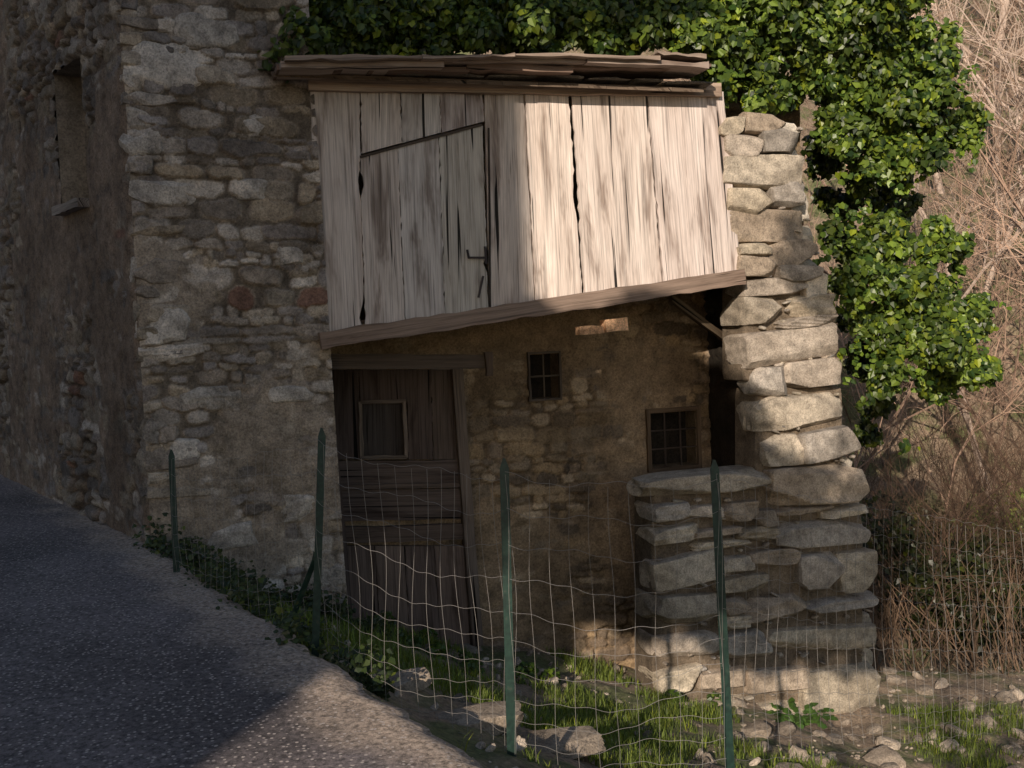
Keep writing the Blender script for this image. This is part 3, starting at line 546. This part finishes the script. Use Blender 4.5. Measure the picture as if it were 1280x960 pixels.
# ============================================================ FENCE
fence=empty("wire_fence")
m,nt,b=nodes("green_painted_steel"); tc=N(nt,"ShaderNodeTexCoord"); n1=N(nt,"ShaderNodeTexNoise",i_Scale=40,i_Detail=4); nt.links.new(tc.outputs["Object"],n1.inputs["Vector"])
nt.links.new(ramp(nt,n1.outputs[0],[(.35,(.006,.020,.016)),(.6,(.012,.038,.028)),(.75,(.05,.052,.042))]),b.inputs["Base Color"]); b.inputs["Roughness"].default_value=.5; M_green=m
def ray(px,py,depth):
    d=fwd+rt*((px-640)/F)-up*((py-480)/F); d=d/d[1]; return CAM+d*depth
def post(acc,top,bot,w=.038,yaw=0.2):
    top=np.array(top);bot=np.array(bot); c_,s_=math.cos(yaw),math.sin(yaw); pr=[(-w/2,0),(w/2,0),(w/2,.004),(.002,.004),(.002,.03),(-.002,.03),(-.002,.004),(-w/2,.004)]
    R_=[]
    for (p,sc) in ((bot,1),(top-np.array([0,0,.04]),1),(top,.25)):
        for (a,b_) in pr: a*=sc; R_.append(p+np.array([a*c_-b_*s_,a*s_+b_*c_,0]))
    f=[(r_*8+i,r_*8+(i+1)%8,(r_+1)*8+(i+1)%8,(r_+1)*8+i) for r_ in range(2) for i in range(8)]; acc.add(R_,f,(0,0,0))
    acc.add(R_[16:24],[(0,1,2,3),(0,3,6,7)],(0,0,0))
A=Acc(); PO=[]
for (tx,ty,bx,by,dp,yw) in [(214,562,220,700,6.35,.5),(402,535,393,850,5.1,.4),(630,573,640,960,4.25,.15),(893,575,913,960,4.3,.1),(1420,665,1440,960,7.2,.3)]:
    T=ray(tx,ty,dp); B=ray(bx,by,dp); s=(float(ground_z(B[0],B[1]))-.15-T[2])/(B[2]-T[2]); B=T+(B-T)*max(s,.9); PO.append((T,B)); post(A,T,B,.038,yw)
T=ray(393,690,5.1); B=ray(352,808,5.25); post(A,T,B,.03,.4)
build(A,"fence_posts",M_green,fence)
m,nt,b=nodes("galvanised_wire"); b.inputs["Base Color"].default_value=(.27,.25,.235,1); b.inputs["Metallic"].default_value=.3; b.inputs["Roughness"].default_value=.55
cu=bpy.data.curves.new("wire_mesh",'CURVE'); cu.dimensions='3D'; cu.bevel_depth=.00098; cu.bevel_resolution=0; cu.materials.append(m)
def spl(P):
    s=cu.splines.new('POLY'); s.points.add(len(P)-1); s.points.foreach_set("co",np.c_[P,np.ones(len(P))].ravel())
for i in range(len(PO)-1):
    T0,_=PO[i];T1,_=PO[i+1]; L=np.linalg.norm((T1-T0)[:2]); nh=11; hw=1.2 if i!=0 else .95
    dn=np.array([(T1-T0)[1],-(T1-T0)[0],0])/L
    tops=lambda s:T0*(1-s)+T1*s-np.array([0,0,.06+.07*4*s*(1-s)*(1 if i else .6)])+dn*.05*math.sin(s*5+i)
    hs=[0]; 
    for k in range(nh-1): hs.append(hs[-1]+(.135 if k<4 else .105 if k<7 else .085))
    hs=np.array(hs)*hw/hs[-1]
    S_=np.linspace(0,1,int(L/.02)+2)
    top_=np.array([tops(s) for s in S_])
    for k,h in enumerate(hs):
        sag=.012*np.sin(S_*11+k*1.3+i)+.016*np.sin(S_*4.3+k*.5); cr=.005*np.sin(S_*L/.075*math.pi+k)
        P_=top_-np.outer(np.ones(len(S_)),[0,0,h]); P_[:,2]+=sag+cr; P_=P_+np.outer(.02*np.sin(S_*9+h*4),dn); spl(P_)
    nv=int(L/.085)
    for j in range(nv+1):
        s=j/nv; p=tops(s); zz=np.linspace(0,hs[-1],16); P_=p-np.outer(zz,[0,0,1]); P_=P_+np.outer(.02*np.sin(s*9+zz*4),dn)+ np.outer(.006*np.sin(zz*9+j*.7),(T1-T0)/L); P_[:,2]+=.012*math.sin(s*11)+.016*math.sin(s*4.3); spl(P_)
link(bpy.data.objects.new("wire_mesh",cu),fence)
# ============================================================ SURROUNDINGS behind the viewer
nh=empty("neighbour_house"); A=Acc(); x0,x1,y0,y1,hh=-15,-4.98,-9,-4.0,12
V=[(x0,y0,-1),(x1,y0,-1),(x1,y1,-1),(x0,y1,-1),(x0,y0,hh),(x1,y0,hh),(x1,y1,hh),(x0,y1,hh)]; A.add(V,[(0,1,5,4),(1,2,6,5),(2,3,7,6),(3,0,4,7)],(.50,.42,.33)); build(A,"walls",M_plas,nh)
A=Acc(); A.add([(x0-.4,y0-.4,hh),(x1+.1,y0-.4,hh),(x1+.1,y1+.4,hh),(x0-.4,y1+.4,hh),(x0-.4,(y0+y1)/2,hh+1.5),(x1+.1,(y0+y1)/2,hh+1.5)],[(0,1,5,4),(2,3,4,5)],(.25,.13,.09)); A.add([(x0-.4,y0-.4,hh-.01),(x1+.1,y0-.4,hh-.01),(x1+.1,y1+.4,hh-.01),(x0-.4,y1+.4,hh-.01)],[(0,1,2,3)],(.25,.13,.09)); build(A,"roof",M_plas,nh)
A=Acc()
for zz in (1,3.8,6.6,9.2):
    for xx in (-12.5,-9.5,-6.8):
        A.add([(xx,y1+.02,zz),(xx+1,y1+.02,zz),(xx+1,y1+.02,zz+1.4),(xx,y1+.02,zz+1.4)],[(0,1,2,3)],(.05,.06,.05))
build(A,"windows",M_plas,nh)
rg=np.random.default_rng(61); tr=empty("added_shade_tree")  # unseen tree, added to shade the porch, pillar and roof ivy
seg=tree_tpl(rg,H=4.6,r=.07,lv=2); V,f=seg_mesh(seg); A=Acc(); base=np.array([-1.3,-2.6,float(road_z(-1.3,-2.6))-.1]); A.add(V+base,f,(.14,.11,.085)); build(A,"added_shade_tree_trunk",M_twig,tr)
A=Acc()
SD=np.array([.303,1.0,-.397])
def shade_clump(x,z,rx,rz,k):  # leaf clump set on the sun line through the spot it shades
    t=(8.3+2.6); c=np.array([x,8.3,z])-SD*t; 
    p=c+sph(k,rg)*rg.random((k,1))**.4*np.array([rx,.6,rz]); leaves(A,p,np.tile([0,-.3,.8],(k,1)),.10,rg,leafcol(k,rg,(.04,.07,.015),(.09,.14,.03)))
for (x,z,rx,rz,k) in [(.4,.7,.6,.6,1500),(1.1,.45,.7,.7,1800),(1.8,.2,.7,.6,1300),(2.5,-.1,.6,.7,1000),(.3,-.1,.6,.5,1100),(1.0,-.35,.7,.5,1300),(1.9,-.65,.6,.5,1000),(2.6,-.7,.5,.5,500),(.25,1.4,.35,.35,600),(.8,1.3,.35,.3,800),(1.25,1.45,.4,.4,1000),(1.6,1.0,.4,.45,700),(2.45,2.3,.3,.4,260),(3.0,.4,.5,1,300),(.3,4.35,.4,.33,700),(.9,4.4,.45,.35,900),(1.35,4.5,.3,.3,500),(.6,4.9,.6,.4,900)]: shade_clump(x,z,rx,rz,k)
build(A,"shade_clump",M_opl,tr)
# ============================================================ LIGHT
el=math.radians(20.8); sdv=Vector((.290*math.cos(el),.957*math.cos(el),-math.sin(el)))
sl=bpy.data.lights.new("sun",'SUN'); sl.energy=5; sl.angle=math.radians(.5); sl.color=(1,.87,.72); so=link(bpy.data.objects.new("sun",sl)); so.rotation_euler=sdv.to_track_quat('-Z','Y').to_euler(); so.location=(-5,-20,20)
w=bpy.data.worlds.new("World"); bpy.context.scene.world=w; w.use_nodes=True; nt=w.node_tree; sk=nt.nodes.new("ShaderNodeTexSky"); sk.sky_type='NISHITA'; sk.sun_disc=False; sk.sun_elevation=el; sk.sun_rotation=math.radians(197); nt.links.new(sk.outputs[0],nt.nodes["Background"].inputs[0]); nt.nodes["Background"].inputs[1].default_value=.10
vs=bpy.context.scene.view_settings; vs.view_transform='Standard'; vs.look='None'; vs.exposure=0
